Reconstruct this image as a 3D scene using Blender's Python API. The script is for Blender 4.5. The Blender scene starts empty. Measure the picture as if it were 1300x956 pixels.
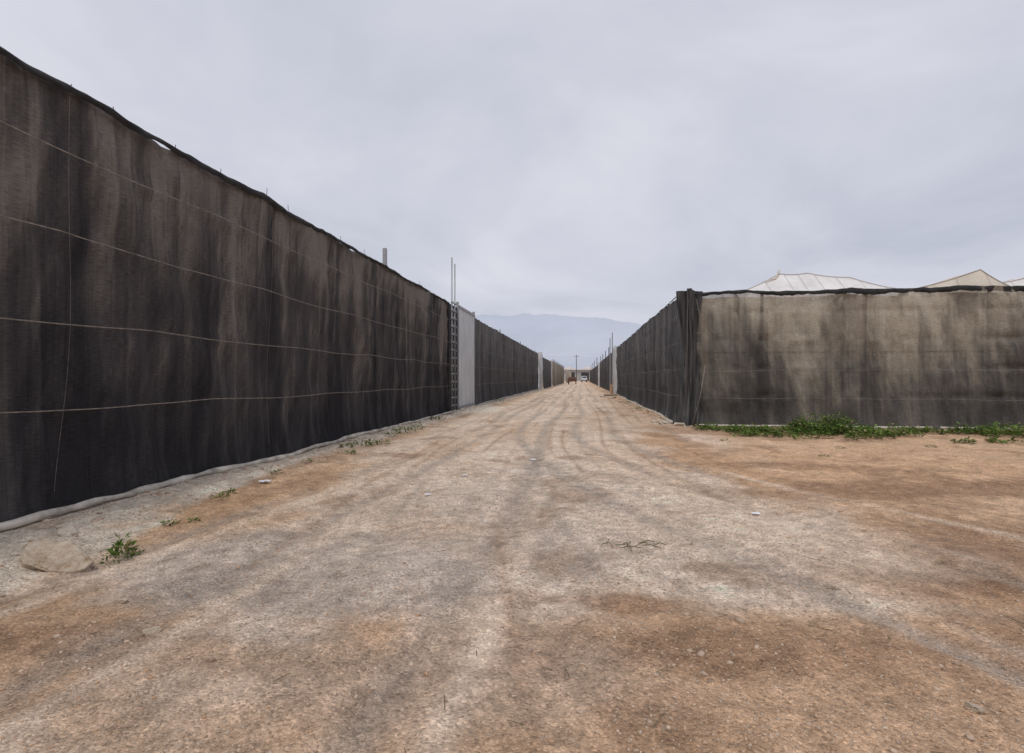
import bpy, math, random
import numpy as np
from mathutils import Vector
random.seed(7); rng=np.random.default_rng(11)
scene=bpy.context.scene
CAMH=1.5; YAW=math.radians(7.7)

# ------------------------------------------------------------ noise
TAB=rng.random((256,256))
def vn(x,y,seed=0):
    x=np.asarray(x,float)+seed*17.31; y=np.asarray(y,float)+seed*9.77
    xi=np.floor(x).astype(int); yi=np.floor(y).astype(int)
    fx=x-xi; fy=y-yi; fx=fx*fx*(3-2*fx); fy=fy*fy*(3-2*fy)
    a=TAB[xi%256,yi%256]; b=TAB[(xi+1)%256,yi%256]; c=TAB[xi%256,(yi+1)%256]; d=TAB[(xi+1)%256,(yi+1)%256]
    return (a*(1-fx)+b*fx)*(1-fy)+(c*(1-fx)+d*fx)*fy
def fbm(x,y,seed=0,o=4):
    s=0;a=.5;t=0
    for i in range(o):
        s=s+a*vn(x*2**i,y*2**i,seed+i*3); t+=a; a*=.5
    return s/t
def sstep(a,b,x):
    t=np.clip((x-a)/(b-a),0,1); return t*t*(3-2*t)

# ------------------------------------------------------------ mesh helpers
def link(ob,parent=None):
    scene.collection.objects.link(ob)
    if parent is not None: ob.parent=parent
    return ob
def mesh_obj(name,verts,faces,mat=None,parent=None,smooth=False):
    me=bpy.data.meshes.new(name); me.from_pydata([tuple(v) for v in verts],[],[tuple(f) for f in faces]); me.update()
    if smooth: me.polygons.foreach_set('use_smooth',[True]*len(me.polygons))
    if mat: me.materials.append(mat)
    return link(bpy.data.objects.new(name,me),parent)
def np_mesh(name,V,F,mat=None,parent=None,smooth=False,col=None):
    me=bpy.data.meshes.new(name); k=F.shape[1]
    me.vertices.add(len(V)); me.vertices.foreach_set('co',V.astype(np.float32).ravel())
    me.loops.add(F.size); me.loops.foreach_set('vertex_index',F.astype(np.int32).ravel())
    me.polygons.add(len(F)); me.polygons.foreach_set('loop_start',(np.arange(len(F))*k).astype(np.int32))
    try: me.polygons.foreach_set('loop_total',np.full(len(F),k,np.int32))
    except Exception: pass
    me.update(calc_edges=True); me.validate()
    if smooth: me.polygons.foreach_set('use_smooth',np.ones(len(me.polygons),bool))
    if col is not None:
        at=me.color_attributes.new('tint','FLOAT_COLOR','POINT')
        c=np.ones((len(V),4),np.float32); c[:,:3]=col; at.data.foreach_set('color',c.ravel())
    if mat: me.materials.append(mat)
    return link(bpy.data.objects.new(name,me),parent)
def grid_faces(n,m):
    i=np.arange(n-1)[:,None]*m+np.arange(m-1)[None,:]
    i=i.ravel(); return np.stack([i,i+m,i+m+1,i+1],1)
def empty(name,loc=(0,0,0)):
    e=bpy.data.objects.new(name,None); e.location=loc; e.empty_display_size=.3; return link(e)
class MB:
    def __init__(s): s.v=[]; s.f=[]
    def box(s,x0,x1,y0,y1,z0,z1):
        b=len(s.v); s.v+=[(x0,y0,z0),(x1,y0,z0),(x1,y1,z0),(x0,y1,z0),(x0,y0,z1),(x1,y0,z1),(x1,y1,z1),(x0,y1,z1)]
        s.f+=[(b,b+3,b+2,b+1),(b+4,b+5,b+6,b+7),(b,b+1,b+5,b+4),(b+1,b+2,b+6,b+5),(b+2,b+3,b+7,b+6),(b+3,b,b+4,b+7)]
    def tube(s,pts,r,n=8,cap=True):
        pts=[Vector(p) for p in pts]; b=len(s.v); N=len(pts)
        for i,p in enumerate(pts):
            t=(pts[min(i+1,N-1)]-pts[max(i-1,0)]).normalized()
            up=Vector((0,0,1)) if abs(t.z)<.9 else Vector((1,0,0))
            a=t.cross(up).normalized(); c=t.cross(a).normalized()
            rr=r[i] if isinstance(r,(list,tuple)) else r
            for k in range(n):
                q=2*math.pi*k/n; s.v.append(tuple(p+a*math.cos(q)*rr+c*math.sin(q)*rr))
        for i in range(N-1):
            for k in range(n):
                s.f.append((b+i*n+k,b+i*n+(k+1)%n,b+(i+1)*n+(k+1)%n,b+(i+1)*n+k))
        if cap:
            s.f.append(tuple(b+k for k in range(n))[::-1]); s.f.append(tuple(b+(N-1)*n+k for k in range(n)))
    def obj(s,name,mat,parent=None,smooth=False,bevel=0):
        o=mesh_obj(name,s.v,s.f,mat,parent,smooth)
        if bevel:
            m=o.modifiers.new('bev','BEVEL'); m.width=bevel; m.segments=2
        return o

# ------------------------------------------------------------ material helpers
class NT:
    def __init__(s,name):
        s.m=bpy.data.materials.new(name); s.m.use_nodes=True; s.t=s.m.node_tree; s.t.nodes.clear()
        s.out=s.n('ShaderNodeOutputMaterial')
    def n(s,typ,**kw):
        nd=s.t.nodes.new(typ)
        for k,v in kw.items():
            if hasattr(nd,k): setattr(nd,k,v)
        return nd
    def l(s,a,b): s.t.links.new(a,b)
    def coord(s,scale=(1,1,1)):
        g=s.n('ShaderNodeNewGeometry'); mp=s.n('ShaderNodeMapping'); mp.inputs['Scale'].default_value=scale
        s.l(g.outputs['Position'],mp.inputs['Vector']); return mp.outputs[0]
    def noise(s,scale,vec,detail=4,rough=.55):
        nd=s.n('ShaderNodeTexNoise'); nd.inputs['Scale'].default_value=scale; nd.inputs['Detail'].default_value=detail; nd.inputs['Roughness'].default_value=rough
        s.l(vec,nd.inputs['Vector']); return nd.outputs['Fac']
    def ramp(s,fac,stops):
        r=s.n('ShaderNodeValToRGB'); e=r.color_ramp.elements
        while len(e)<len(stops): e.new(.5)
        for i,(p,c) in enumerate(stops):
            e[i].position=p; e[i].color=(c,c,c,1) if not isinstance(c,tuple) else (*c,1)
        s.l(fac,r.inputs[0]); return r.outputs[0]
    def mul(s,a,b,fac=1.0,typ='MULTIPLY'):
        m=s.n('ShaderNodeMix',data_type='RGBA',blend_type=typ); m.inputs[0].default_value=fac
        for v,i in ((a,6),(b,7)):
            if isinstance(v,tuple): m.inputs[i].default_value=(*v,1)
            else: s.l(v,m.inputs[i])
        return m.outputs[2]
    def mixf(s,f,a,b):
        m=s.n('ShaderNodeMix',data_type='RGBA'); s.l(f,m.inputs[0])
        for v,i in ((a,6),(b,7)):
            if isinstance(v,tuple): m.inputs[i].default_value=(*v,1)
            else: s.l(v,m.inputs[i])
        return m.outputs[2]
    def math(s,op,a,b=None,clamp=False):
        m=s.n('ShaderNodeMath',operation=op); m.use_clamp=clamp
        for i,v in enumerate((a,b)):
            if v is None: continue
            if isinstance(v,(int,float)): m.inputs[i].default_value=v
            else: s.l(v,m.inputs[i])
        return m.outputs[0]
    def bsdf(s,col,rough=.9,bump=None,bs=.3,bd=.01,spec=.2,metal=0):
        p=s.n('ShaderNodeBsdfPrincipled'); p.inputs['Roughness'].default_value=rough
        p.inputs['Specular IOR Level'].default_value=spec; p.inputs['Metallic'].default_value=metal
        if isinstance(col,tuple): p.inputs['Base Color'].default_value=(*col,1)
        else: s.l(col,p.inputs['Base Color'])
        if bump is not None:
            b=s.n('ShaderNodeBump'); b.inputs['Strength'].default_value=bs; b.inputs['Distance'].default_value=bd
            s.l(bump,b.inputs['Height']); s.l(b.outputs[0],p.inputs['Normal'])
        return p.outputs[0]
    def done(s,sh): s.l(sh,s.out.inputs['Surface']); return s.m
def simple(name,col,rough=.8,var=.35,scale=6,spec=.2,metal=0,stretch=(1,1,1)):
    t=NT(name); v=t.coord(stretch); f=t.noise(scale,v,4,.6)
    c=t.mul(col,t.ramp(f,[(.3,1-var),(.7,1+var*.3)]))
    return t.done(t.bsdf(c,rough,f,.3,.01,spec,metal))

# ---- ground
t=NT('dirt_track'); at=t.n('ShaderNodeAttribute',attribute_name='tint'); v=t.coord()
c=at.outputs['Color']
nz=t.noise(9,v,6,.75)
c=t.mul(c,t.ramp(nz,[(.3,.66),(.44,.92),(.56,1.06),(.72,1.24)]))
vo=t.n('ShaderNodeTexVoronoi'); vo.inputs['Scale'].default_value=70; t.l(v,vo.inputs['Vector'])
sp=t.n('ShaderNodeSeparateColor'); t.l(vo.outputs['Color'],sp.inputs[0])
c=t.mul(c,t.ramp(sp.outputs[0],[(.0,.56),(.22,.9),(.75,1.04),(1.0,1.45)]),.85)
vo2=t.n('ShaderNodeTexVoronoi'); vo2.inputs['Scale'].default_value=26; t.l(v,vo2.inputs['Vector'])
sp2=t.n('ShaderNodeSeparateColor'); t.l(vo2.outputs['Color'],sp2.inputs[0])
msk=t.math('MULTIPLY',t.math('GREATER_THAN',sp2.outputs[1],.80),t.math('LESS_THAN',vo2.outputs['Distance'],.34))
c=t.mixf(t.math('MULTIPLY',msk,.42),c,t.ramp(sp2.outputs[2],[(0,(.22,.155,.11)),(1,(.64,.53,.42))]))
h=t.math('ADD',t.math('MULTIPLY',nz,2.0),t.math('MULTIPLY',vo.outputs['Distance'],-.4))
h=t.math('ADD',h,t.math('MULTIPLY',msk,.3))
M_ground=t.done(t.bsdf(c,.95,h,1.0,.03,.08))
t=NT('stone'); at=t.n('ShaderNodeAttribute',attribute_name='tint')
M_stone=t.done(t.bsdf(at.outputs['Color'],.9,None,spec=.15))
t=NT('sandstone'); v=t.coord(); f=t.noise(11,v,7,.75)
M_rock=t.done(t.bsdf(t.ramp(f,[(.30,(.36,.23,.14)),(.42,(.62,.49,.36)),(.64,(.80,.69,.56))]),.95,f,1,.06,.1))
M_conc=simple('pale_concrete',(.60,.52,.43),.9,.4,5)
M_rope=simple('rope',(.28,.245,.21),.9,.5,12)
M_hem=simple('rolled_hem',(.58,.53,.46),.9,.55,5)
M_galv=simple('galvanised_steel',(.36,.37,.38),.5,.3,12,.4,.5)
M_dark=simple('dark_steel',(.06,.06,.065),.7,.3,8)
M_post=simple('weathered_post',(.10,.09,.085),.9,.3,8)
M_post2=simple('dark_post',(.05,.045,.042),.9,.3,8)
M_white=simple('white_panel',(.60,.61,.62),.55,.28,1.6,.3,0,(1,3,.5))
M_paper=simple('paper',(.75,.77,.82),.7,.1,8)
M_twig=simple('twig',(.13,.11,.06),.9,.3,20)

def net_mat(name,axis,stops,op=(1,1),seed=0,zmax=4.7,wg=.3,wb=1.,ws=.6,wp=.4,wd=.4,bf=1.1,gain=1.6,bumpd=.05):
    t=NT(name); sc=(0.001,1,1) if axis=='Y' else (1,.001,1)
    def st(su,sz,off,tilt=0):
        g=t.n('ShaderNodeNewGeometry'); src=g.outputs['Position']
        if tilt:
            m0=t.n('ShaderNodeMapping'); m0.inputs['Rotation'].default_value=(tilt,0,0) if axis=='Y' else (0,tilt,0); t.l(src,m0.inputs[0]); src=m0.outputs[0]
        mp=t.n('ShaderNodeMapping')
        mp.inputs['Scale'].default_value=(sc[0]*su,sc[1]*su,sz); mp.inputs['Location'].default_value=(off+seed,off*1.7,off*.3+seed)
        t.l(src,mp.inputs['Vector']); return mp.outputs[0]
    n1=t.noise(1,st(bf,.06,3),3,.6)
    n2=t.noise(1,st(5,.10,11),5,.72)
    n3=t.noise(1,st(.5,.5,23),4,.6)  # broad pale patches: see-through light painted into the sheet colour
    n6=t.noise(1,st(2.6,.22,31,.32),3,.6)  # slanted streaks: fold shading painted into the colour, also feeding the bump
    n4=t.noise(1,st(12,100,5),2,.5)
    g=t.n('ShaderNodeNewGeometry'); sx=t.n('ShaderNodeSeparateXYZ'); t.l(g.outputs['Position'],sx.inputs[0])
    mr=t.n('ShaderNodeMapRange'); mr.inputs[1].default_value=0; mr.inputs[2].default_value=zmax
    t.l(sx.outputs[2],mr.inputs[0])  # lighter towards the top: light from behind, painted into the colour
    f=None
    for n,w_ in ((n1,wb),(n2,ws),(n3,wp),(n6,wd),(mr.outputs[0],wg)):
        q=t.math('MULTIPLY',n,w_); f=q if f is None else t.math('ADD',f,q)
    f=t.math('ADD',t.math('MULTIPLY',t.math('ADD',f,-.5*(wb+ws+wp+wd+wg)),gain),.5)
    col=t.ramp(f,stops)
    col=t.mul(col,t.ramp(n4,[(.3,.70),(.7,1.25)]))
    p=t.bsdf(col,.85,t.math('ADD',t.math('MULTIPLY',n2,1.0),t.math('ADD',n6,t.math('MULTIPLY',n4,.10))),.9,bumpd,.1)
    if op[0]<1:
        tr=t.n('ShaderNodeBsdfTransparent'); mx=t.n('ShaderNodeMixShader'); o=t.n('ShaderNodeMapRange'); o.inputs[3].default_value=op[0]; o.inputs[4].default_value=op[1]
        t.l(f,o.inputs[0]); t.l(o.outputs[0],mx.inputs[0]); t.l(tr.outputs[0],mx.inputs[1]); t.l(p,mx.inputs[2]); return t.done(mx.outputs[0])
    return t.done(p)
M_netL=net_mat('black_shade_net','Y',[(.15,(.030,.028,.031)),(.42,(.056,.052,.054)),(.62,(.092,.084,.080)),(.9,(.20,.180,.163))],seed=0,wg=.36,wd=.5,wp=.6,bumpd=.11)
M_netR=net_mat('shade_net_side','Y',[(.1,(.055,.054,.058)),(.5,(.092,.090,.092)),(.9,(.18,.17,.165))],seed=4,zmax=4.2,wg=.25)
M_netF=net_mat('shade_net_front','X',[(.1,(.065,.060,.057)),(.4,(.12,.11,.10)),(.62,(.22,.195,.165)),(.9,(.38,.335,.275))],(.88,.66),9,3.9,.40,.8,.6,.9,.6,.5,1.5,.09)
M_hemnet=simple('doubled_net_hem',(.042,.041,.043),.9,.5,5)
M_innerF=net_mat('inner_plastic_sheet_front','X',[(.15,(.05,.042,.035)),(.45,(.25,.21,.16)),(.6,(.62,.54,.43)),(.9,(.78,.70,.58))],(1,1),6,4.,.2,1.2,.6,1.0,.5,.6,2.0)
M_beige=net_mat('beige_net','Y',[(.1,(.32,.27,.22)),(.9,(.62,.55,.45))],seed=3,zmax=4)

# ------------------------------------------------------------ ground
def axis(lo,hi,step,g_lo,g_hi,far_lo,far_hi):
    a=list(np.arange(lo,hi,step)); s=step; x=a[-1]; up=[]
    while x<far_hi: 
        s=min(s*g_hi,600); x+=s; up.append(x)
    s=step; x=a[0]; dn=[]
    while x>far_lo:
        s=min(s*g_lo,600); x-=s; dn.append(x)
    return np.array(dn[::-1]+a+up)
xs=axis(-6.4,9.0,.04,1.14,1.06,-5000,5000)
ya=list(np.arange(1.0,11,.035)); s=.035
while ya[-1]<7000:
    s*=1.013 if ya[-1]<90 else 1.15
    s=min(s,600); ya.append(ya[-1]+s)
s=.045; dn=[]; y=1.0
while y>-4000: s=min(s*1.15,600); y-=s; dn.append(y)
ys=np.array(dn[::-1]+ya)
X,Y=np.meshgrid(xs,ys,indexing='ij')
def tracks(Y):
    b=np.maximum(0,15-Y)
    out=[]
    for x0,k,w in ((-2.6,.000,.16),(-.9,.000,.16),(-1.7,.030,.15),(-.1,.030,.15),(-3.1,-.006,.14),(.9,.034,.15)):
        out.append((x0+k*b**2*.9+.12*np.sin(Y*.35+x0),w))
    return out
def height(X,Y):
    near=sstep(400,60,np.hypot(X,Y))
    h=(fbm(X*.35,Y*.3,1,3)-.5)*.10+(fbm(X*1.6,Y*1.3,5,4)-.5)*.065+(fbm(X*6,Y*6,9,4)-.5)*.030
    h=h*near
    edge=-4.75+.55*sstep(7,3,Y)+.25*(fbm(Y*.6,Y*0+3,2)-.5)
    h=h+.07*sstep(edge+.1,edge-.25,X)*sstep(60,20,Y)
    h=h+.05*sstep(.9,.1,np.abs(X-3.1))*sstep(14,17,Y)*sstep(90,40,Y)
    for xc,w in tracks(Y): h=h-.026*np.exp(-((X-xc)/w)**2)*near
    return h
Hh=height(X,Y)
def blob(cx,cy,rx,ry,p=.35,ns=1.0,seed=0,rot=0):
    dx=X-cx; dy=Y-cy; c,s_=math.cos(rot),math.sin(rot)
    d=np.sqrt(((dx*c+dy*s_)/rx)**2+((-dx*s_+dy*c)/ry)**2)
    d=d+(fbm(X*ns,Y*ns,seed+20,6)-.5)*1.7
    return sstep(1+p,1-p,d)
K=1.2
pale=np.array([.62,.495,.39])*K; pink=np.array([.56,.42,.31])*K; brown=np.array([.45,.285,.172])*K; dbrown=np.array([.28,.17,.105])*K
orange=np.array([.53,.34,.205])*K; grey=np.array([.46,.385,.325])*K; conc=np.array([.62,.54,.445])*K
C=np.empty(X.shape+(3,)); C[:]=pale
def mixc(col,m,a=1.0):
    m=np.clip(m*a,0,1)[...,None]; C[:]=C*(1-m)+col*m
n0=fbm(X*.5,Y*.22,31,5)
mixc(pink,sstep(.40,.58,n0),.8)
mixc(brown,sstep(.56,.68,fbm(X*.9,Y*.6,160,6)),.4)
mixc(brown,np.maximum(sstep(-5.2,-6.0,X),sstep(-3.2,-8,Y-0*X)),.9)
mixc(orange,sstep(2.2,3.6,X+1.6*(fbm(X*.5,Y*.4,40)-.5))*1.0,.75)
mixc(brown,sstep(1.0,3.1,X+1.8*(fbm(X*.7,Y*.3,43)-.5))*sstep(12,18,Y),.55)
mixc(brown,sstep(-3.7,-4.9,X+1.2*(fbm(X*.8,Y*.35,45)-.5)),.6)
mixc(orange,blob(-4.0,6.3,.8,2.4,.5,1.2,1),.85)
mixc(brown,blob(-4.1,5.2,.55,.9,.4,1.6,2),.7)
mixc(dbrown,blob(-3.9,6.9,.35,.9,.4,1.9,42),.5)
mixc(brown,blob(2.5,9.6,.75,4.2,.4,1.0,3,.12),.9)
mixc(orange,blob(5.6,9.6,3.8,2.0,.5,.7,4),.6)
mixc(dbrown,blob(5.2,7.7,3.6,.55,.5,1.0,14,.15),.8)
mixc(dbrown,blob(3.4,9.4,2.2,.35,.5,1.2,44,-.1),.6)
mixc(brown,blob(3.9,5.0,1.7,1.3,.4,1.0,5,.2),.95)
mixc(dbrown,blob(3.5,4.7,1.5,.8,.5,1.5,6,.3),.9)
mixc(dbrown,blob(2.2,3.2,.9,.3,.5,1.7,46,.3),.7)
mixc(brown,blob(.2,2.6,3.6,.75,.4,1.3,7),.85)
mixc(dbrown,blob(.9,2.95,1.3,.28,.5,1.8,8,.1),.7)
mixc(brown,blob(-3.1,2.5,1.1,.9,.4,1.3,9),.85)
mixc(dbrown,blob(-2.9,2.6,.7,.2,.4,1.8,59),.6)
mixc(dbrown,blob(-.3,3.5,.9,.15,.5,1.8,10),.85)
mixc(grey*1.05,blob(-2.4,3.85,1.5,.95,.3,1.4,11,.15),.92)
mixc(grey*.78,blob(-2.7,3.4,.8,.25,.4,2.2,48,.15),.7)
mixc(grey*.8,blob(-2.9,4.6,.9,.2,.4,2.0,49,.1),.5)
mixc(grey,blob(-1.2,2.5,1.2,.45,.5,1.6,15),.3)
mixc(grey*1.12,blob(-.7,6.5,1.2,2.8,.5,.9,12,-.1),.55)
mixc(grey*1.12,blob(.6,4.5,1.3,.7,.5,1.3,13),.5)
mixc(pale*1.05,blob(1.6,5.2,1.4,1.0,.6,.9,16),.7)
mixc(brown,sstep(1.4,-.5,Y),.8)
mixc(dbrown,sstep(.62,.72,fbm(X*1.4,Y*1.1,150,6)),.5)
tm=np.zeros_like(X)
for i,(xc,w) in enumerate(tracks(Y)):
    tm=np.maximum(tm,np.exp(-((X-xc)/(w*.9))**2)*sstep(.30,.52,fbm(X*.8,Y*.25,60+i)))
    mixc(pale*1.08,np.exp(-((X-xc-w*2.0)/.1)**2)*sstep(.38,.58,fbm(X*1,Y*.3,70+i)),.6)
mixc(grey*.72,tm,.62)
for k in range(16):
    x0=-3.7+k*.42; mixc(dbrown if k%3 else grey*.75,np.exp(-((X-x0-.15*np.sin(Y*.2+k)-.02*np.maximum(0,13-Y)**2*(.2+.09*k))/.045)**2)*sstep(.43,.60,fbm(X*.7,Y*.2,90+k)),.48)
edge=-4.75+.6*sstep(7,3,Y)+.5*(fbm(Y*.9,Y*0+3,2)-.5)
mixc(conc,sstep(edge+.08,edge-.10,X)*sstep(-6.2,-6.0,X)*sstep(.25,.5,fbm(X*1.5,Y*1.5,51)+.15)*sstep(-2,1,Y),.85)
mixc(conc*1.1,blob(-4.7,24.0,1.1,2.6,.25,.8,17),.9)
mixc(conc,blob(3.1,17.2,.7,1.3,.5,1.5,18),.5)
mixc(dbrown,blob(5.8,14.9,4.0,1.3,.4,1.0,19),.6)
C*= (1.0+.26*(fbm(X*3,Y*3,77,5)-.5)*2+.04)[...,None]
C*= (1.0+.28*(fbm(X*11,Y*11,87,2)-.5)*2*sstep(14,8,Y))[...,None]
ground=np_mesh('ground',np.stack([X.ravel(),Y.ravel(),Hh.ravel()],1),grid_faces(len(xs),len(ys)),M_ground,None,True,np.clip(C.reshape(-1,3),0,.85))
def gz(x,y): return float(height(np.array([[x]]),np.array([[y]]))[0,0])

# ------------------------------------------------------------ gravel
ph=(1+5**.5)/2
IV=np.array([(-1,ph,0),(1,ph,0),(-1,-ph,0),(1,-ph,0),(0,-1,ph),(0,1,ph),(0,-1,-ph),(0,1,-ph),(ph,0,-1),(ph,0,1),(-ph,0,-1),(-ph,0,1)])/math.hypot(1,ph)
IF=np.array([(0,11,5),(0,5,1),(0,1,7),(0,7,10),(0,10,11),(1,5,9),(5,11,4),(11,10,2),(10,7,6),(7,1,8),(3,9,4),(3,4,2),(3,2,6),(3,6,8),(3,8,9),(4,9,5),(2,4,11),(6,2,10),(8,6,7),(9,8,1)])
def scatter(name,px,py,sz):
    n=len(px); z=height(px[None,:],py[None,:])[0]
    R=IV[None]*(1+.32*rng.standard_normal((n,12,1)))
    sc=np.stack([sz*rng.uniform(.7,1.4,n),sz*rng.uniform(.6,1.1,n),sz*rng.uniform(.4,.7,n)],1)
    R=R*sc[:,None,:]; a=rng.uniform(0,6.28,n); ca,sa=np.cos(a)[:,None],np.sin(a)[:,None]
    V=np.stack([R[...,0]*ca-R[...,1]*sa+px[:,None],R[...,0]*sa+R[...,1]*ca+py[:,None],R[...,2]+(z+sz*.02)[:,None]],2)
    F=(IF[None]+12*np.arange(n)[:,None,None]).reshape(-1,3)
    w=rng.random(n)[:,None]; base=np.array([.30,.21,.15])*(1-w)+np.array([.60,.47,.36])*w
    red=(rng.random(n)<.2)[:,None]; base=np.where(red,np.array([.46,.29,.18]),base)
    return np_mesh(name,V.reshape(-1,3),F,M_stone,None,False,np.repeat(base,12,0))
def sample(n,y0,y1,x0,x1,dens_seed,pw=1.6):
    y=y0+(y1-y0)*rng.random(n)**pw; x=rng.uniform(x0,x1,n)
    k=(fbm(x*.9,y*.9,dens_seed,4)+.22*rng.random(n))>.54
    return x[k],y[k]
px,py=sample(75000,1.4,8,-4.9,6.5,101,1.3); sz=.0036+.006*rng.random(len(px))**3
px2,py2=sample(8000,1.6,16,-5.2,10,120); sz2=.006+.012*rng.random(len(px2))**3
px3,py3=sample(260,2.0,30,-5.2,8,140); sz3=.014+.016*rng.random(len(px3))**2
vy=rng.uniform(2,45,1300); vx=-5.35+.9*rng.random(1300)**1.5; vs=.01+.035*rng.random(1300)**3
wy=rng.uniform(17,60,700); wx=3.0-.8*rng.random(700)**1.5; ws=.02+.07*rng.random(700)**3
ux=rng.uniform(3,14,300); uy=16.3-1.5*rng.random(300); us=.015+.04*rng.random(300)**3
scatter('gravel',np.concatenate([px,px2,px3,vx,wx,ux]),np.concatenate([py,py2,py3,vy,wy,uy]),np.concatenate([sz,sz2,sz3,vs,ws,us]))

# ------------------------------------------------------------ rocks
def rock(name,loc,s,mat,seed,rz=0):
    import bmesh
    bm=bmesh.new(); bmesh.ops.create_icosphere(bm,subdivisions=5,radius=1)
    rr=random.Random(seed); planes=[(Vector((rr.gauss(0,1),rr.gauss(0,1),rr.gauss(0,.8))).normalized(),rr.uniform(.55,.85)) for _ in range(10)]+[(Vector((.1,-.1,1)).normalized(),.55)]
    for v in bm.verts:
        c=v.co.copy(); n=float(fbm(np.array(c.x*2.2+c.z*2+seed),np.array(c.y*2.2-c.z+seed),seed,6))
        for p,d in planes:
            q=c.dot(p)
            if q>d: c-=p*(q-d)*.95
        c*= (.75+.5*n)
        v.co=Vector((c.x*s[0],c.y*s[1],c.z*s[2]))
    me=bpy.data.meshes.new(name); bm.to_mesh(me); bm.free(); me.materials.append(mat)
    me.polygons.foreach_set('use_smooth',[True]*len(me.polygons))
    o=link(bpy.data.objects.new(name,me)); o.location=loc; o.rotation_euler=(0,0,rz); return o
rock('rock',(-4.20,3.60,gz(-4.20,3.60)+.05),(.30,.18,.20),M_rock,12,.3)
rock('rock',(-4.72,4.15,gz(-4.7,4.15)+.02),(.10,.08,.06),M_conc,5)
for i,(x,y,s) in enumerate([(2.75,17.2,.30),(2.5,18.0,.2),(2.95,18.9,.25),(3.0,16.2,.22),(2.2,38,.4),(1.6,40,.3),(2.7,28,.2)]):
    rock('concrete_rubble',(x,y,gz(x,y)+.03),(s,s*.7,s*.38),M_conc,10+i,i)
for x,y,s in [(1.75,2.55,.03),(-2.55,2.75,.04),(-3.1,3.1,.035),(-1.9,5.0,.03)]:
    rock('stone',(x,y,gz(x,y)+s*.2),(s*1.3,s,s*.8),M_rock,int(abs(x)*50)%17,x)
m=MB()
for k in range(5): m.box(1.9+k*.24,2.08+k*.24,42,44,.12,.15)
for yy in (42.05,42.95,43.85): m.box(1.9,3.04,yy,yy+.1,.0,.118)
m.obj('wooden_pallet',simple('pallet_wood',(.42,.33,.23),.9,.3,8))

# ------------------------------------------------------------ net fences
def net_top(a,H,sag,spacing,seed):
    a=np.asarray(a,float)
    return H-sag*np.abs(np.sin(np.pi*a/spacing+fbm(a*.3,a*0,seed)*2))-.07*(fbm(a*.6,a*0+5,seed+2,4)-.5)-.03*fbm(a*4,a*0,seed+3,2)
def net_sheet(name,axis_,fixed,a0,a1,H,mat,parent,out=1,seed=0,step=.06,amp=.06,wires=(),zstep=.07,sag=.035,spacing=3.1,flare=.12,z0=.02):
    na=int((a1-a0)/step)+1; nz=int(H/zstep)+1
    A,Zf=np.meshgrid(np.linspace(a0,a1,na),np.linspace(0,1,nz),indexing='ij')
    top=net_top(A,H,sag,spacing,seed)
    Z=z0+Zf*(top-z0)
    d=(fbm(A*1.1,Z*.13,seed+5,4)-.5)*amp*2+(fbm(A*5,Z*.25,seed+7,3)-.5)*amp*1.0+(fbm(A*.5,Z*.8,seed+8,3)-.5)*amp
    d=d+(fbm(A*2.2+Z*1.1,Z*.4-A*.15,seed+11,3)-.5)*amp*1.4
    rg=1-np.abs(fbm(A*2.6+.25*np.sin(Z*.8),Z*.09,seed+13,2)-.5)*2; d=d+amp*1.0*np.clip(rg-.72,0,1)*3*.5
    for w in wires: d=d*(1-.6*np.exp(-((Z-w)/.10)**2))
    d=d+flare*np.exp(-Z/.22)*(.6+.8*fbm(A*1.5,A*0,seed+9,3))
    P=fixed+out*(d+.02)
    V=np.stack([P,A,Z],2) if axis_=='Y' else np.stack([A,P,Z],2)
    np_mesh(name,V.reshape(-1,3),grid_faces(na,nz),mat,parent,True)
    return lambda a: float(net_top(a,H,sag,spacing,seed))
def hem_band(name,axis_,fixed,out,a0,a1,topf,parent,seed,base,varr,mat,n=700,lift=.012):
    A=np.linspace(a0,a1,n); tf=np.array([topf(a) for a in A]); rows=[]
    drop=base+varr*fbm(A*.9,A*0,seed,5)+varr*.4*(fbm(A*7,A*0,seed+10,3)-.3)
    for j,zf in enumerate(np.linspace(0,1,6)):
        q=fixed+out*(.11+.03*math.sin(zf*3.1)+.08*(fbm(A*2.5,A*0+zf*1.3,seed+3,4)-.5)); z=tf+lift+.03*(fbm(A*3,A*0,seed+28,3)-.5)-drop*zf
        rows.append(np.stack([A,q,z] if axis_=='X' else [q,A,z],1))
    np_mesh(name,np.stack(rows,1).reshape(-1,3),grid_faces(n,6),mat,parent,True)
WL=(1.18,2.1,3.04,3.98)
def ropes(parent,axis_,fixed,a0,a1,zs,r=.0085,step=.25,jit=.03,name='rope'):
    m=MB()
    for j,z in enumerate(zs):
        pts=[];a=a0
        while a<=a1:
            q=fixed+jit*(float(fbm(np.array(a*.8),np.array(z)))-.5); zz=z+.08*(float(fbm(np.array(a*.4),np.array(z*3)))-.5)-.035*abs(math.sin(a*.9+j))
            pts.append((q,a,zz) if axis_=='Y' else (a,q,zz)); a+=step
        m.tube(pts,r,5)
    return m.obj(name,M_rope,parent,True)
XL=-5.63
F1=empty('shade_net_fence')
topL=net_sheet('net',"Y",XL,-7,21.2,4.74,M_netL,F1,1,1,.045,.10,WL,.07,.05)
hem_band('top_hem','Y',XL-.03,1,-7,21.2,topL,F1,7,.04,.10,M_hemnet)
ropes(F1,'Y',XL+.14,-7,21.2,WL,.007)
m=MB()
for a in (4.75,8.4,12.3):
    m.tube([(XL+.13+.02*math.sin(z*2+a),a+.05*math.sin(z*1.3+a)+.03*z,z) for z in np.arange(.3,4.6,.25)],.0018,4)
m.obj('vertical_cord',M_rope,F1)
m=MB()
y=-6.5
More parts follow.
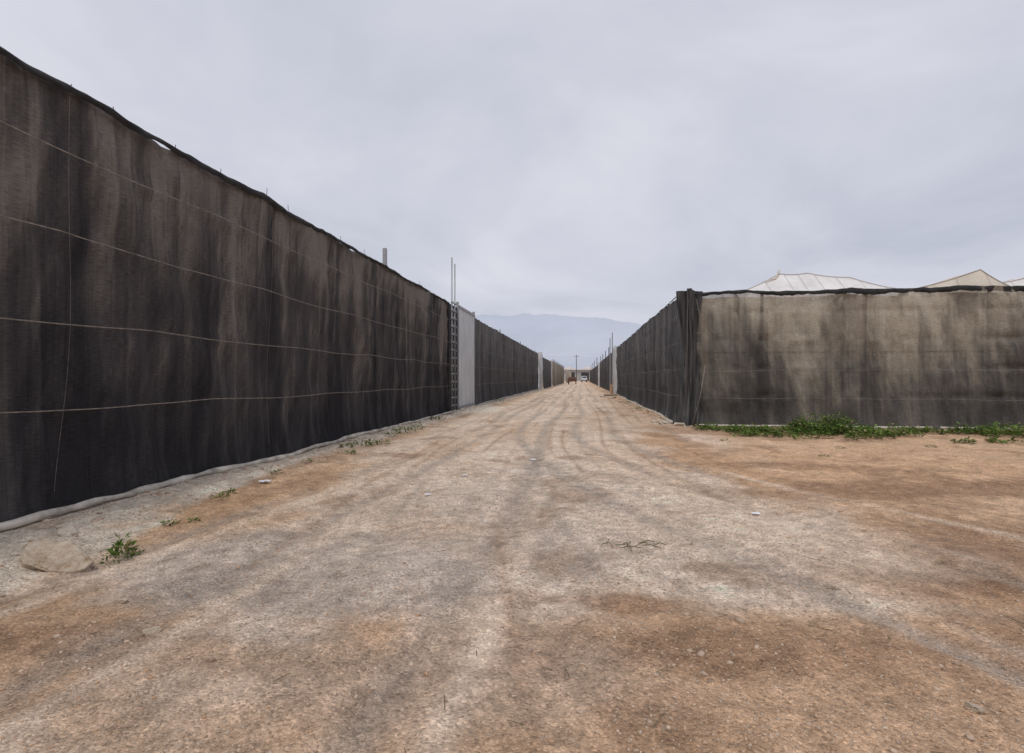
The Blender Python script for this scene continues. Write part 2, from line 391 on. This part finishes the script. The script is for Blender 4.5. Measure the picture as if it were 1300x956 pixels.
while y<21: m.tube([(XL-.14,y,0),(XL-.14,y,4.6)],.045,8); y+=3.1
m.obj('posts',M_post,F1)
m=MB(); y=-6; pts=[]
while y<21.2:
    pts.append((XL+.27+.22*(float(fbm(np.array(y*.6),np.array(1.)))-.5)*2,y,.09+.04*float(fbm(np.array(y*2),np.array(3.))))); y+=.12
m.tube(pts,[.018+.045*float(fbm(np.array(p[1]*3),np.array(9.))) for p in pts],8)
m.obj('rolled_hem',M_hem,F1,True)
m=MB()
for a,hh,l in ((3.9,.35,.1),(4.86,.10,.16),(5.63,.13,-.1),(6.5,.12,0),(7.4,.14,.02),(8.6,.22,.02),(9.35,.2,-.06),(11.5,.16,0),(12.8,.2,.03),(17.5,.2,0)):
    z=topL(a); m.tube([(XL-.04,a,z-.2),(XL-.03,a+l,z+hh)],.005,5)
m.obj('rebar_tips',M_post,F1)
m=MB(); m.box(XL-.20,XL-.10,14.5,14.62,0,5.35); m.obj('tall_post',M_galv,F1,bevel=.006)

G=empty('scaffold_pole_mast')
m=MB(); m.tube([(XL+.30,20.75,0),(XL+.30,20.75,6.5)],.03,8); m.tube([(XL+.30,21.25,0),(XL+.30,21.25,6.35)],.03,8); m.obj('pipes',M_galv,G,True)
m=MB(); z=.35
while z<4.75: m.tube([(XL+.30,20.62,z),(XL+.30,21.38,z)],.022,6); m.tube([(XL+.345,20.75,z-.04),(XL+.345,20.75,z+.04)],.035,6);m.tube([(XL+.345,21.25,z-.04),(XL+.345,21.25,z+.04)],.035,6); z+=.33
m.obj('clamps',M_galv,G,True)
G=empty('sliding_gate')
m=MB(); m.box(XL-.05,XL+.05,21.2,22.7,.05,4.68); m.obj('dark_mesh_leaf',M_hemnet,G)
m=MB()
for k in range(12):
    y0=22.75+k*.29; m.box(XL+.06,XL+.10,y0,y0+.262,.08,4.82); m.box(XL+.05,XL+.075,y0+.262,y0+.29,.08,4.82)
m.obj('white_corrugated_leaf',M_white,G)
m=MB()
for yy in (22.72,26.25): m.box(XL+.0,XL+.12,yy-.05,yy+.02,0,4.95)
m.box(XL+.103,XL+.15,22.75,26.2,4.7,4.8); m.box(XL+.103,XL+.15,22.75,26.2,.1,.2)
m.obj('frame',M_galv,G)
F=empty('shade_net_fence')
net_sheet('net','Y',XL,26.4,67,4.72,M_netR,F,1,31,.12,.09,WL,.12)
ropes(F,'Y',XL+.11,26.4,67,WL,.007,.6)
m=MB(); y=27
while y<67: m.tube([(XL-.14,y,0),(XL-.14,y,4.62+(.35 if int(y)%4==0 else 0))],.045,6); y+=3.1
m.obj('posts',M_galv,F)
m=MB(); m.tube([(XL+.2+.06*math.sin(a),a,.07) for a in np.arange(26.5,67,.3)],.055,6); m.obj('rolled_hem',M_hem,F,True)
G=empty('fence_gate'); m=MB(); m.box(XL+.0,XL+.55,67.2,67.5,0,4.9); m.obj('white_jamb',M_white,G); m=MB(); m.box(XL+.02,XL+.5,67.52,68.6,.1,4.5); m.obj('leaf',M_hemnet,G)
F=empty('shade_net_fence')
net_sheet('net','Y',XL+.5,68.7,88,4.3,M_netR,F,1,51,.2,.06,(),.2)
m=MB(); m.box(XL,XL+.6,88.05,88.3,0,4.5); m.obj('end_post',M_white,F)
F=empty('beige_net_fence')
net_sheet('net','Y',XL+.55,88.5,150,4.6,M_beige,F,1,61,.4,.1,(),.3,.12,5)
m=MB(); 
for y in np.arange(90,150,5.): m.box(XL+.7,XL+.8,y,y+.12,0,4.8)
m.obj('posts',M_post,F)
F=empty('beige_net_fence')
net_sheet('net','Y',XL+1.1,151,235,4.2,M_beige,F,1,71,.6,.1,(),.4,.12,7)

# ---- right fence
XR=3.2; YF=16.6
F=empty('shade_net_fence'); WR=(.95,1.8,2.65,3.5)
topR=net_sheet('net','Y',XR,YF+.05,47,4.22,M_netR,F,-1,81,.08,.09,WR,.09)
ropes(F,'Y',XR-.13,YF+.05,47,WR,.005,.5)
m=MB(); m.tube([(XR-.05,a,topR(a)) for a in np.arange(YF+.1,47,.15)],.016,6); m.obj('top_cable_hem',M_hemnet,F,True)
m=MB(); y=YF+.3
while y<47: m.tube([(XR+.12,y,0),(XR+.12,y,4.15+(.3 if int(y*3)%3==0 else 0))],.04,6); y+=3.0
m.obj('posts',M_post,F)
m=MB(); m.tube([(XR-.2-.08*math.sin(a*.8),a,.06) for a in np.arange(YF,47,.25)],.055,6); m.obj('rolled_hem',M_hem,F,True)
F=empty('shade_net_fence')
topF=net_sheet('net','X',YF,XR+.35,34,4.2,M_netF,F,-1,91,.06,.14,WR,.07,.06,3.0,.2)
ropes(F,'X',YF-.17,XR+.3,34,(.9,1.75,2.9,3.6),.004,.4)
net_sheet('inner_sheet','X',YF+.8,XR+.5,34,4.12,M_innerF,F,-1,95,.25,.3,(),.25)
m=MB()
for x,lean in ((5.5,.12),(8.5,.1),(11.9,.1),(15.5,.1),(18,0),(21,0),(24,0),(27,0),(30,0),(33,0)): m.tube([(x,YF+.34,0),(x+lean,YF+.34,4.12)],.05,6)
m.tube([(XR+.5,YF+.36,2.3),(34,YF+.36,2.25)],.025,6)
m.obj('posts',M_post2,F)
hem_band('top_hem','X',YF,-1,XR+.02,34,topF,F,5,.03,.17,M_hemnet)
m=MB(); m.tube([(a,YF-.30-.08*math.sin(a*1.7),.05) for a in np.arange(XR+.3,34,.15)],.04,6); m.obj('rolled_hem',M_hem,F,True)
t=NT('gathered_net'); v=t.coord((9,9,.5)); f=t.noise(1.5,v,4,.6)
M_bundle=t.done(t.bsdf(t.mixf(t.ramp(f,[(.35,0.),(.7,1.)]),(.026,.026,.028),(.13,.125,.122)),.9,f,.7,.06,.1))
th=np.linspace(0,2*np.pi,56,endpoint=False); zz=np.linspace(.02,4.20,60); T,Zz=np.meshgrid(th,zz,indexing='ij')
rad=.20*(1+.34*np.sin(T*5+Zz*.6)+.24*np.sin(T*9-Zz*.9+1))*(1+.28*np.sin(Zz*1.6+.6))*(1+.3*sstep(.6,0,Zz))
V=np.stack([XR+.17+.07*np.sin(Zz*1.1)+rad*np.cos(T)*1.15,YF-.02+rad*np.sin(T),Zz+.04*np.sin(T*3)*(Zz>4.1)],2)
V=np.concatenate([V,V[:1]],0)
np_mesh('gathered_corner_net',V.reshape(-1,3),grid_faces(57,60),M_bundle,F,True)
m=MB(); m.tube([(XR+.02,YF-.28,0),(XR+.05,YF-.22,4.26)],.018,8); m.obj('corner_post',M_post,F,True)
m=MB(); m.tube([(XR+.55,YF-.34,1.9),(XR+.38,YF-.38,.9),(XR+.15,YF-.44,.05)],.010,6); m.tube([(XR+.3,YF-.3,3.9),(XR+.5,YF-.3,2.9),(XR+.55,YF-.34,1.9)],.006,5); m.obj('tie_cord',M_rope,F,True)

G=empty('fence_gate')
m=MB(); m.box(XR-.25,XR+.1,47.2,47.5,0,4.4); m.box(XR-.2,XR-.12,47.55,50.6,.1,4.3); m.obj('white_leaf',M_white,G)
m=MB(); m.tube([(XR-.4,47.3,0),(XR-.4,47.3,5.6)],.05,6); m.tube([(XR-.4,51,0),(XR-.4,51,5.4)],.05,6); m.obj('pipes',M_galv,G)
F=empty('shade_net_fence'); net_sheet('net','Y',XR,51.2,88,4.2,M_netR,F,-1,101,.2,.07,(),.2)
m=MB()
for y in (58,66,74,82): m.tube([(XR-.15,y,0),(XR-.15,y,4.9)],.05,6)
m.obj('posts',M_post,F)
G=empty('fence_gate'); m=MB(); m.box(XR-.3,XR-.1,88.2,91,0,4.2); m.obj('white_leaf',M_white,G)
F=empty('shade_net_fence'); net_sheet('net','Y',XR+.1,91.2,200,4.1,M_netR,F,-1,111,.5,.1,(),.3)
m=MB()
for y in (100,118,135,160): m.tube([(XR-.2,y,0),(XR-.2,y,5.4)],.07,6)
m.obj('posts',M_post,F)
m=MB(); m.box(2.55,2.8,46.3,46.6,0,.9); m.tube([(2.6,46,0),(2.9,46.4,1.5)],.04,6); m.obj('debris_boards',simple('board',(.5,.32,.2),.9,.3,5),bevel=.01)

# ------------------------------------------------------------ greenhouse roofs
def plastic(name,col,trans):
    t=NT(name); v=t.coord((1,1,1)); f=t.noise(1.3,v,5,.65); cc=t.mul(col,t.ramp(f,[(.3,.8),(.7,1.04)]))
    bs=t.bsdf(cc,.5,f,.5,.08,.3)
    tl=t.n('ShaderNodeBsdfTranslucent'); t.l(cc,tl.inputs[0]); mx=t.n('ShaderNodeMixShader'); mx.inputs[0].default_value=trans; t.l(bs,mx.inputs[1]); t.l(tl.outputs[0],mx.inputs[2]); return t.done(mx.outputs[0])
M_plas=plastic('greenhouse_plastic',(.95,.95,.95),.3)
M_oplas=plastic('old_plastic',(.80,.74,.64),.3)
M_rib=simple('roof_wire',(.5,.48,.44),.6,.2,5)
def tent(name,prof,y0,y1,mat,rise=.5,slope=0.):
    G=empty(name); n=int((y1-y0)/.8)+2; P=[]
    for i in range(len(prof)-1):
        for k in range(6):
            f=k/6; x=prof[i][0]*(1-f)+prof[i+1][0]*f; z=prof[i][1]*(1-f)+prof[i+1][1]*f-.05*math.sin(math.pi*f); P.append((x,z))
    P.append(prof[-1]); V=[]; zb=3.7
    for j,y in enumerate(np.linspace(y0,y1,n)):
        for x,z in P: V.append((x,y,z-.05*(j%2)-slope*(y-y0)))
    np_mesh('roof_sheet',np.array(V),grid_faces(n,len(P)),mat,G,True)
    K_=6;V=[];k=len(P)
    for r in range(K_+1):
        f=r/K_
        for x,z in P: V.append((x,y0+.02-rise*(f),(z-.01)*(1-f)+zb*f-.05*math.sin(math.pi*f)))
    np_mesh('front_sheet',np.array(V),grid_faces(K_+1,k),mat,G,True)
    m=MB(); m.tube([(x,y0-.0,z+.005) for x,z in P],.012,5)
    for i in range(1,k-1,3): m.tube([(P[i][0],y0-.01-rise*q,(P[i][1])*(1-q)+zb*q-.03*math.sin(math.pi*q)) for q in (0,.25,.5,.75,1)],.007,4)
    for j in range(1,int((y1-y0)/1.6)):
        y=y0+j*1.6; m.tube([(x,y,z+.01-slope*(y-y0)) for x,z in P],.01,4)
    m.obj('rafters',M_rib,G)
    m=MB(); 
    for x in (prof[0][0]+.1,prof[-1][0]-.1):
        for y in (y0+.2,(y0+y1)/2,y1-.2): m.tube([(x,y,0),(x,y,prof[0][1]-slope*(y-y0))],.05,5)
    m.obj('posts',M_galv,G)
tent('greenhouse',[(6.3,4.95),(7.96,5.72),(9.0,5.72),(10.6,5.50),(12.5,4.98)],22,48,M_plas,2.5)
tent('greenhouse',[(11.9,4.72),(14.3,5.42),(15.4,4.72)],20.6,21.9,M_oplas,.8)
tent('greenhouse',[(15.6,5.15),(17.0,5.38),(20.,6.1),(29,5.1)],23.6,48,M_plas,1.5)
m=MB(); m.tube([(7.75,21.85,5.5),(7.93,21.9,5.86)],.035,5); m.tube([(7.75,21.85,5.5),(7.4,21.9,5.42)],.03,5)
m.obj('vent_flap_prop',M_oplas)

# ------------------------------------------------------------ end-of-road things
G=empty('warehouse_building')
m=MB(); m.box(-34,14,240,262,0,5.2); m.obj('walls',simple('render_wall',(.42,.42,.42),.9,.2,.5),G)
V=[];F_=[]
for i in range(6):
    x0=-35+i*8.4; b=len(V); V+=[(x0,239,5.25),(x0+4.2,239,6.9),(x0+8.4,239,5.25),(x0,263,5.25),(x0+4.2,263,6.9),(x0+8.4,263,5.25)]; F_+=[(b,b+1,b+4,b+3),(b+1,b+2,b+5,b+4),(b,b+2,b+1),(b+3,b+4,b+5)]
mesh_obj('roof',V,F_,M_plas,G)
m=MB(); m.box(-7,-3,239.8,239.95,0,4); m.box(0,3.5,239.8,239.95,0,4); m.obj('doors',M_dark,G)
def wheelset(m,xs_,ys_,r,w):
    for x in xs_:
        for y in ys_:
            m.tube([(x-w/2,y,r),(x+w/2,y,r)],r,16)
def van(loc,rz):
    G=empty('parked_van',loc); G.rotation_euler=(0,0,rz)
    prof=[(-2.4,.4),(-2.4,1.0),(-2.2,1.15),(-1.5,1.3),(-.85,2.0),(-.6,2.1),(2.3,2.1),(2.42,1.9),(2.42,.4)]
    V=[(-.95*(1 if z<1.4 else .88),y,z) for y,z in prof]+[(.95*(1 if z<1.4 else .88),y,z) for y,z in prof]; n=len(prof)
    F_=[tuple(range(n)),tuple(range(2*n-1,n-1,-1))]+[(i,(i+1)%n,n+(i+1)%n,n+i)[::-1] for i in range(n)]
    o=mesh_obj('body',V,F_,simple('van_paint',(.62,.63,.65),.35,.05,2,.5),G); b=o.modifiers.new('b','BEVEL'); b.width=.05; b.segments=2
    M_g=simple('glass',(.03,.035,.04),.1,.1,2,.6)
    mesh_obj('windscreen',[(-.76,-1.46,1.37),(.76,-1.46,1.37),(.72,-.92,1.96),(-.72,-.92,1.96)],[(0,1,2,3)],M_g,G)
    mesh_obj('rear_windows',[(-.7,2.44,1.35),(.7,2.44,1.35),(.7,2.44,1.85),(-.7,2.44,1.85)],[(0,1,2,3)],M_g,G)
    for s_ in (-1,1): mesh_obj('side_window',[(s_*.905,-1.2,1.4),(s_*.905,-.2,1.4),(s_*.86,-.2,1.9),(s_*.86,-.75,1.9)],[(0,1,2,3)],M_g,G)
    m=MB(); wheelset(m,(-.85,.85),(-1.5,1.5),.34,.22); m.obj('wheels',M_hemnet,G)
    m=MB(); m.box(-.9,.9,-2.5,-2.38,.35,.6); m.box(-.9,.9,2.4,2.52,.35,.6); m.obj('bumpers',M_dark,G)
    m=MB(); m.box(-.9,-.55,-2.43,-2.3,.75,.95); m.box(.55,.9,-2.43,-2.3,.75,.95); m.obj('headlights',M_galv,G)
van((1.0,185,.02),math.radians(4))
G=empty('farm_trailer',(-2.1,122,.02))
M_red=simple('rust_paint',(.16,.08,.06),.8,.4,3)
m=MB(); m.box(-1,1,-1.7,1.7,.65,.75)
for x0,x1,y0,y1 in ((-1,-.95,-1.7,1.7),(.95,1,-1.7,1.7),(-.948,.948,-1.7,-1.65),(-.948,.948,1.65,1.7)): m.box(x0,x1,y0,y1,.752,1.25)
m.obj('bed',M_red,G)
m=MB(); wheelset(m,(-.85,.85),(-.5,.6),.33,.22); m.obj('wheels',M_hemnet,G)
m=MB()
for i in range(3):
    for j in range(4): m.box(-.9+i*.62,-.35+i*.62,-1.55+j*.8,-.85+j*.8,.76,1.45+.2*((i+j)%2))
m.obj('crates',simple('crate',(.20,.13,.10),.9,.3,3),G)
m=MB(); m.tube([(0,-1.7,.65),(0,-2.8,.5)],.05,6); m.obj('drawbar',M_dark,G)
def pole(x,y,h):
    G=empty('utility_pole',(x,y,0)); m=MB(); m.tube([(0,0,0),(0,0,h)],[.2,.12],8); m.box(-1.2,1.2,-.06,.06,h-.7,h-.55)
    m.obj('pole',M_post,G)
    m=MB()
    for q in (-1.05,0,1.05): m.tube([(q,0,h-.548 if q else h),(q,0,h-.25 if q else h+.25)],.06,6)
    m.obj('insulators',M_galv,G)
pole(-2.2,236,12); pole(13.5,140,7.2)

# ------------------------------------------------------------ mountains
def ridge(name,dist,prof,col,opac,seed):
    az=np.linspace(-75,75,500); pe=np.interp(az,[p[0] for p in prof],[p[1] for p in prof])
    pe=pe*(1+.05*(fbm(az*.5,az*0,seed,4)-.5)*2)+.10*(fbm(az*1.6,az*0,seed+1,3)-.5)
    rows=[]
    for k in range(9):
        f=k/8; d=dist*(1+.35*f*0.5); h=np.tan(np.radians(np.maximum(pe,.01)))*dist*(1+.175)*f
        rows.append(np.stack([np.sin(np.radians(az))*d,np.cos(np.radians(az))*d,h-2],1))
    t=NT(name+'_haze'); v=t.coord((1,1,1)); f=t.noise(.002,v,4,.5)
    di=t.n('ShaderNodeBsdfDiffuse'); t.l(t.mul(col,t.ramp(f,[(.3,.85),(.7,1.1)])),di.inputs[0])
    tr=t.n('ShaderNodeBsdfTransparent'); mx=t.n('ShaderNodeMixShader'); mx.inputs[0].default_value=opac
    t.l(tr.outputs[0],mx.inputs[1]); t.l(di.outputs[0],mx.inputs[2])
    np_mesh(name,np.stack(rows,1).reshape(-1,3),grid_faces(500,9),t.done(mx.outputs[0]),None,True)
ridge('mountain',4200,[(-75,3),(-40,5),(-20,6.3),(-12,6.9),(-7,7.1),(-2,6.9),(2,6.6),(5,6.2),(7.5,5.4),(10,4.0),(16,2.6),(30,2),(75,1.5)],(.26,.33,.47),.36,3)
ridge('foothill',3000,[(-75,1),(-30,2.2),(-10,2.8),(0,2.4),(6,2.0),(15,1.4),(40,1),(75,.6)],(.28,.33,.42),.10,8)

# ------------------------------------------------------------ weeds
t=NT('weed_leaf'); at=t.n('ShaderNodeAttribute',attribute_name='tint')
bs=t.bsdf(at.outputs['Color'],.7,None,spec=.2); tl=t.n('ShaderNodeBsdfTranslucent'); t.l(at.outputs['Color'],tl.inputs[0]); mx=t.n('ShaderNodeMixShader'); mx.inputs[0].default_value=.25; t.l(bs,mx.inputs[1]); t.l(tl.outputs[0],mx.inputs[2]); M_leaf=t.done(mx.outputs[0])
def weeds(name,plants,leaf=.05,upr=.6):
    V=[];F_=[];C_=[]
    for (x,y,r,h,n) in plants:
        z0=gz(x,y)
        tone=random.uniform(.75,1.4)
        for i in range(n):
            a=random.uniform(0,6.283); rr=r*math.sqrt(random.random()); hh=h*random.random()**.8*(1-.6*(rr/r)**2)
            b=Vector((x+rr*math.cos(a),y+rr*math.sin(a),z0+hh))
            d=Vector((math.cos(a)+random.gauss(0,.6),math.sin(a)+random.gauss(0,.6),random.uniform(.0,1.6)*upr)).normalized()
            L=leaf*random.uniform(.6,1.6); w=L*random.uniform(.15,.32); s_=d.cross(Vector((random.gauss(0,.3),random.gauss(0,.3),1))).normalized()*w
            k=len(V); mid=b+d*L*.5+Vector((0,0,L*.08)); tip=b+d*L-Vector((0,0,L*.12))
            V+=[b,mid+s_,tip,mid-s_]; F_.append((k,k+1,k+2,k+3))
            g=tone*random.uniform(.6,1.35)*(.65+.5*hh/max(h,.01)); c=(.12*g,.19*g,.042*g) if random.random()>.14 else (.27*g,.25*g,.11*g)
            C_+=[c]*4
    return np_mesh(name,np.array([tuple(v) for v in V]),np.array(F_),M_leaf,None,False,np.array(C_))
pl=[]
def patch(cx,cy,rx,ry,n,h,r=.14,dn=40):
    for i in range(n):
        a=random.uniform(0,6.283); q=math.sqrt(random.random()); pl.append((cx+rx*q*math.cos(a),cy+ry*q*math.sin(a),r*random.uniform(.6,1.6),h*random.uniform(.4,1.3),dn))
patch(6.6,15.0,.8,.6,26,.50,.22,110)
patch(5.9,14.3,2.0,1.2,70,.18,.18,50)
patch(7.9,14.8,1.5,.8,34,.18,.18,50)
patch(4.2,15.4,1.0,.5,26,.16,.14,40)
patch(11.0,15.2,1.2,.6,34,.28,.18,55)
patch(12.6,14.5,1.8,.8,44,.24,.18,50)
patch(10.0,15.7,5.5,.35,30,.13,.13,35)
patch(9.5,13.2,1.5,.4,10,.10,.12,30)
weeds('weed_patch',pl,.075)
weeds('weed',[(-3.95,3.95,.09,.15,70),(-3.98,3.98,.05,.22,30),(-3.90,3.93,.14,.04,30)],.05,1.6)
weeds('weed',[(-4.2,4.75,.07,.05,40),(-4.05,4.9,.04,.04,20)],.035,.8)
weeds('weed',[(-4.4,5.75,.10,.07,50),(-4.45,6.0,.05,.06,30)],.04,.8)
weeds('weed',[(-4.65,10.4,.25,.12,90),(-4.5,11.0,.2,.1,60),(-4.75,9.9,.15,.08,40),(-4.4,9.3,.12,.07,40)],.06,.8)
weeds('weed',[(-4.75,13.3,.3,.14,90),(-4.7,14.2,.2,.2,60),(-4.8,12.5,.2,.1,40)],.07,1)
weeds('weed',[(-4.9,17,.3,.1,50),(-4.95,30,.4,.2,60),(2.5,30,.3,.15,40),(2.6,24,.2,.1,30)],.08,1)
for (x,y) in ((-4.55,7.2),(-4.7,8.3),(4.6,10.5),(5.5,11.8),(7.5,12.2),(3.4,12.8)): weeds('weed',[(x,y,.09,.05,35)],.035,.6)
m=MB()
for i in range(11):
    a=random.uniform(0,6.28); x,y=.35+random.gauss(0,.13),4.55+random.gauss(0,.07); L=random.uniform(.08,.2); z=gz(x,y)+.018
    m.tube([(x,y,z),(x+L*.5*math.cos(a),y+L*.5*math.sin(a),z+.03),(x+L*math.cos(a+.4),y+L*math.sin(a+.4),z+.005)],.0035,4)
m.obj('dry_twigs',M_twig)
m=MB()
for i in range(110):
    a=random.uniform(0,6.28); x,y=random.uniform(-4.5,5),1.8+8*random.random()**1.6; L=random.uniform(.03,.13); z=gz(x,y)+.008
    m.tube([(x,y,z),(x+L*math.cos(a),y+L*math.sin(a),z+random.uniform(0,.012))],.0018,4)
m.obj('straw_litter',M_twig)
for x,y,s in [(-4.4,6.65,.07),(-1.95,6.35,.035),(-1.8,7.8,.04),(1.9,5.95,.04),(-.9,9.5,.05),(-1.2,9.0,.04),(-1.0,5.3,.015)]:
    n=5; A,B=np.meshgrid(np.linspace(-s,s,n),np.linspace(-s*.7,s*.7,n),indexing='ij'); z=gz(x,y)+.02+rng.random((n,n))*s*.35
    np_mesh('paper_scrap',np.stack([x+A+rng.random((n,n))*s*.2,y+B,z],2).reshape(-1,3),grid_faces(n,n),M_paper)

# ------------------------------------------------------------ world, sun, camera
EL=math.radians(62); ROT=math.radians(200)
w=bpy.data.worlds.new('World'); scene.world=w; w.use_nodes=True; nt=w.node_tree; nt.nodes.clear()
N=lambda k:nt.nodes.new(k); Lk=nt.links.new
sky=N('ShaderNodeTexSky'); sky.sky_type='NISHITA'; sky.sun_disc=False; sky.sun_elevation=EL; sky.sun_rotation=ROT
tc=N('ShaderNodeTexCoord'); sx=N('ShaderNodeSeparateXYZ'); Lk(tc.outputs['Generated'],sx.inputs[0])
za=N('ShaderNodeMath'); za.operation='MAXIMUM'; Lk(sx.outputs[2],za.inputs[0]); za.inputs[1].default_value=0
zb=N('ShaderNodeMath'); zb.operation='ADD'; Lk(za.outputs[0],zb.inputs[0]); zb.inputs[1].default_value=.22
cx=N('ShaderNodeMath'); cx.operation='DIVIDE'; Lk(sx.outputs[0],cx.inputs[0]); Lk(zb.outputs[0],cx.inputs[1])
cy=N('ShaderNodeMath'); cy.operation='DIVIDE'; Lk(sx.outputs[1],cy.inputs[0]); Lk(zb.outputs[0],cy.inputs[1])
cb=N('ShaderNodeCombineXYZ'); Lk(cx.outputs[0],cb.inputs[0]); Lk(cy.outputs[0],cb.inputs[1])
n1=N('ShaderNodeTexNoise'); n1.inputs['Scale'].default_value=.85; n1.inputs['Detail'].default_value=5; n1.inputs['Roughness'].default_value=.55; n1.inputs['Distortion'].default_value=.4; Lk(cb.outputs[0],n1.inputs['Vector'])
rp=N('ShaderNodeValToRGB'); e=rp.color_ramp.elements
e[0].position=.32; e[0].color=(.53,.555,.65,1); e[1].position=.66; e[1].color=(.77,.77,.84,1)
Lk(n1.outputs['Fac'],rp.inputs[0])
sc=N('ShaderNodeVectorMath'); sc.operation='SCALE'; sc.inputs['Scale'].default_value=10.0; Lk(rp.outputs[0],sc.inputs[0])
mx=N('ShaderNodeMix'); mx.data_type='RGBA'; mx.inputs[0].default_value=.93; Lk(sky.outputs[0],mx.inputs[6]); Lk(sc.outputs[0],mx.inputs[7])
bg=N('ShaderNodeBackground'); bg.inputs[1].default_value=.1; Lk(mx.outputs[2],bg.inputs[0]); wo=N('ShaderNodeOutputWorld'); Lk(bg.outputs[0],wo.inputs[0])
sd=bpy.data.lights.new('sun','SUN'); sd.energy=1.5; sd.angle=math.radians(14); sd.color=(1,.96,.9); so=link(bpy.data.objects.new('sun',sd))
S=Vector((math.sin(ROT)*math.cos(EL),math.cos(ROT)*math.cos(EL),math.sin(EL))); so.rotation_euler=(-S).to_track_quat('-Z','Y').to_euler()
cd=bpy.data.cameras.new('camera'); cd.sensor_width=36; cd.lens=18; cd.clip_end=20000; cd.clip_start=.05
co=link(bpy.data.objects.new('camera',cd)); co.location=(0,0,CAMH); co.rotation_euler=(math.radians(90.15),0,YAW); scene.camera=co
scene.view_settings.view_transform='Standard'; scene.view_settings.look='None'; scene.view_settings.exposure=0
